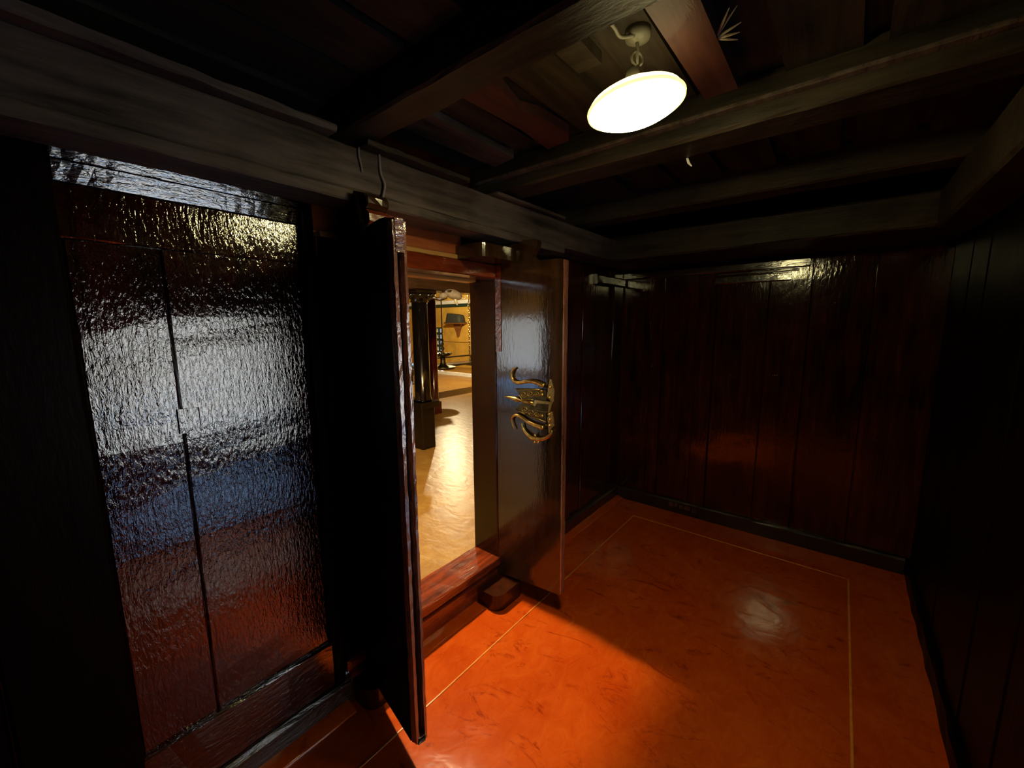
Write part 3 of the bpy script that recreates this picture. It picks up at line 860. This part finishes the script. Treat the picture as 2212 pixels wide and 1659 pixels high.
# hanging oil lamp
ox, oy = 5.305, 5.99
oil = empty('hanging_oil_lamp', (ox, oy, HZ), 'bronze oil lamp hanging on a long rod before the yellow wall', 'lamp')
finish('rod', tube([(ox, oy, HZ + 0.005), (ox, oy, 1.22)], 0.011, seg=8), 'darkbrass', oil)
finish('stem', lathe((ox, oy), [(0.010, 1.24), (0.030, 1.21), (0.012, 1.18), (0.034, 1.14), (0.014, 1.10), (0.040, 1.05), (0.016, 1.00), (0.03, 0.96), (0.045, 0.93)], 14), 'darkbrass', oil, True)
finish('wick_ring', lathe((ox, oy), [(0.04, 0.925), (0.150, 0.945), (0.165, 0.960), (0.145, 0.920), (0.06, 0.890)], 18), 'darkbrass', oil, True)
for k in range(5):
    a = k * 2 * math.pi / 5
    finish('spout', tube([(ox + 0.12 * math.cos(a), oy + 0.12 * math.sin(a), 0.93), (ox + 0.20 * math.cos(a), oy + 0.20 * math.sin(a), 0.965)], [0.024, 0.010], seg=6), 'darkbrass', oil, True)
finish('body', lathe((ox, oy), [(0.055, 0.895), (0.050, 0.80), (0.065, 0.74), (0.11, 0.70), (0.13, 0.68)], 18), 'darkbrass', oil, True)
finish('drip_tray', lathe((ox, oy), [(0.12, 0.685), (0.23, 0.695), (0.245, 0.70), (0.225, 0.655), (0.12, 0.645), (0.03, 0.63)], 24), 'darkbrass', oil, True)

# swing bench on chains
sw = empty('swing_bench', (6.1, 6.9, HZ), 'dark wooden swing bench hanging on two brass chains', 'swing')
finish('seat', timber(5.75, 7.35, 6.70, 7.15, 0.585, 0.630, 'x', 4, 0.008, 0.001), 'base_x', sw)
finish('batten', timber(5.95, 6.02, 6.72, 7.13, 0.52, 0.586, 'y', 2, 0.006, 0.0), 'base_x', sw)
finish('batten', timber(7.05, 7.12, 6.72, 7.13, 0.52, 0.586, 'y', 2, 0.006, 0.0), 'base_x', sw)
finish('back_rail', timber(5.80, 7.30, 7.10, 7.14, 0.74, 0.775, 'x', 3, 0.006, 0.0), 'base_x', sw)
for px_, py_ in ((5.85, 7.12), (7.23, 7.12)):
    finish('post', timber(px_ - 0.02, px_ + 0.02, py_ - 0.02, py_ + 0.02, 0.628, 0.745, 'z', 1, 0.004, 0.0), 'base_x', sw)


def link_mesh(bm, c, ax, r=0.032, t=0.009):
    pts_ = []
    for k in range(9):
        a = 2 * math.pi * k / 8
        pts_.append((c[0] + (math.cos(a) * r * 0.6 if ax else 0), c[1] + (0 if ax else math.cos(a) * r * 0.6), c[2] + math.sin(a) * r * 1.15))
    tube(pts_, t, bm, 5)


for cx_, cy_ in ((5.79, 6.92), (6.98, 6.92)):
    bm = BM()
    z = 0.64
    k = 0
    while z < HZ + 0.01:
        link_mesh(bm, (cx_, cy_, z), k % 2)
        z += 0.055
        k += 1
    c = finish('chain', bm, 'brass', sw, True)

# shelf with the black hat on the far wall
sh = empty('wall_shelf', (HX1, 9.98, 1.53), 'small brown wall shelf on a pointed bracket', 'shelf')
finish('board', timber(HX1 - 0.34, HX1 + 0.01, 9.60, 10.36, 1.535, 1.565, 'y', 2, 0.004, 0.0), 'shelf', sh)
finish('bracket', prism([(HX1 + 0.005, 9.78, 1.535), (HX1 + 0.005, 10.16, 1.535), (HX1 + 0.005, 10.03, 1.30), (HX1 + 0.005, 9.97, 1.12), (HX1 + 0.005, 9.91, 1.30)], (-0.12, 0, 0)), 'shelf', sh)
hat = empty('felt_hat', (HX1 - 0.17, 9.98, 1.565), 'dark grey flat-topped box-shaped hat on the little wall shelf', 'hat')
bm = BM()
rings = []
for (w, dd, z) in ((0.35, 0.16, 1.566), (0.355, 0.165, 1.60), (0.33, 0.155, 1.74), (0.305, 0.145, 1.83), (0.28, 0.13, 1.855)):
    ring = []
    for k in range(24):
        a = 2 * math.pi * k / 24
        sx, sy = math.copysign(abs(math.cos(a)) ** 0.35, math.cos(a)), math.copysign(abs(math.sin(a)) ** 0.35, math.sin(a))
        ring.append(bm.verts.new((HX1 - 0.17 + dd * sx, 9.98 + w * sy, z + (0.03 * sy if z > 1.8 else 0))))
    rings.append(ring)
for a, b in zip(rings, rings[1:]):
    for k in range(24):
        bm.faces.new((a[k], a[(k + 1) % 24], b[(k + 1) % 24], b[k]))
bm.faces.new(rings[0])
bm.faces.new(rings[-1])
finish('crown', bm, 'felt', hat, True)
finish('band', timber(HX1 - 0.34, HX1 - 0.002, 9.615, 10.345, 1.5655, 1.59, 'y', 2, 0.006, 0.0), 'felt', hat)

# small dark stand at the left of the columns
sx_, sy_ = 6.50, 8.55
ps = empty('plant_stand', (sx_, sy_, 0), 'small dark footed stand with a curved stalk beyond the columns', 'stand')
finish('foot', lathe((sx_, sy_), [(0.13, 0.0), (0.12, 0.03), (0.04, 0.08), (0.035, 0.2), (0.12, 0.33), (0.17, 0.36), (0.165, 0.40), (0.05, 0.40)], 16), 'felt', ps, True)
finish('bowl', lathe((sx_, sy_), [(0.06, 0.40), (0.16, 0.46), (0.17, 0.52), (0.15, 0.52)], 16), M['bluefloor'], ps, True)
finish('stalk', tube(smooth_path([(sx_, sy_, 0.5), (sx_ + 0.02, sy_ - 0.02, 0.75), (sx_ + 0.08, sy_ - 0.08, 0.95), (sx_ + 0.10, sy_ - 0.10, 1.12)], 4), 0.02, seg=6), 'shelf', ps, True)


# hall bulbs: pendants above the line of sight
def pendant(x, y, z, watts, label, radius=0.05):
    t = empty('pendant_bulb', (x, y, HZ), label, 'lamp', 'bare hall bulbs')
    finish('flex', tube([(x, y, HZ + 0.004), (x, y, z + 0.10)], 0.006, seg=6), 'cable', t)
    finish('holder', lathe((x, y), [(0.012, z + 0.12), (0.022, z + 0.11), (0.022, z + 0.05), (0.018, z + 0.045)], 12), 'cable', t, True)
    finish('bulb', lathe((x, y), [(0.016, z + 0.048), (0.022, z + 0.03), (0.034, z + 0.005), (0.030, z - 0.022), (0.012, z - 0.038), (0.001, z - 0.04)], 16), 'bulb', t, True)
    ld = bpy.data.lights.new('bulb_light', 'POINT')
    ld.energy = watts
    ld.color = (1.0, 0.80, 0.46)
    ld.shadow_soft_size = radius
    lo = bpy.data.objects.new('bulb_light', ld)
    COL.objects.link(lo)
    lo.parent = t
    lo.location = (0, 0, z - 0.10 - HZ)


pendant(1.60, 2.05, 2.52, HALL_W, 'bare bulb hanging in the hall just behind the lintel')
pendant(7.10, 7.70, 2.45, HALL2_W, 'bare bulb hanging near the far yellow wall')

# ================================================================== OUTSIDE (daylight seen only as gloss on the varnish)
bm = BM()
box(bm, -3.0, 5.0, -3.6, -3.4, -0.1, 2.6)
structure('wall_courtyard', bm, 'white', 'sunlit white courtyard wall outside the side doorway', 'wall')
bm = BM()
box(bm, -3.0, 5.0, -3.4, -0.58, -0.12, -0.02)
structure('floor_courtyard', bm, 'bluefloor', 'added paving of the small courtyard, its blue standing for reflected sky', 'floor')
bm = BM()
box(bm, -7.2, -7.0, 0.0, 9.0, -0.1, 2.8)
structure('wall_yard', bm, 'white', 'sunlit white yard wall outside the hall opening', 'wall')
bm = BM()
box(bm, -7.0, HX0 - 0.12, 0.0, 9.0, -0.12, -0.02)
structure('floor_yard', bm, 'bluefloor', 'added yard paving, its blue standing for reflected sky', 'floor')
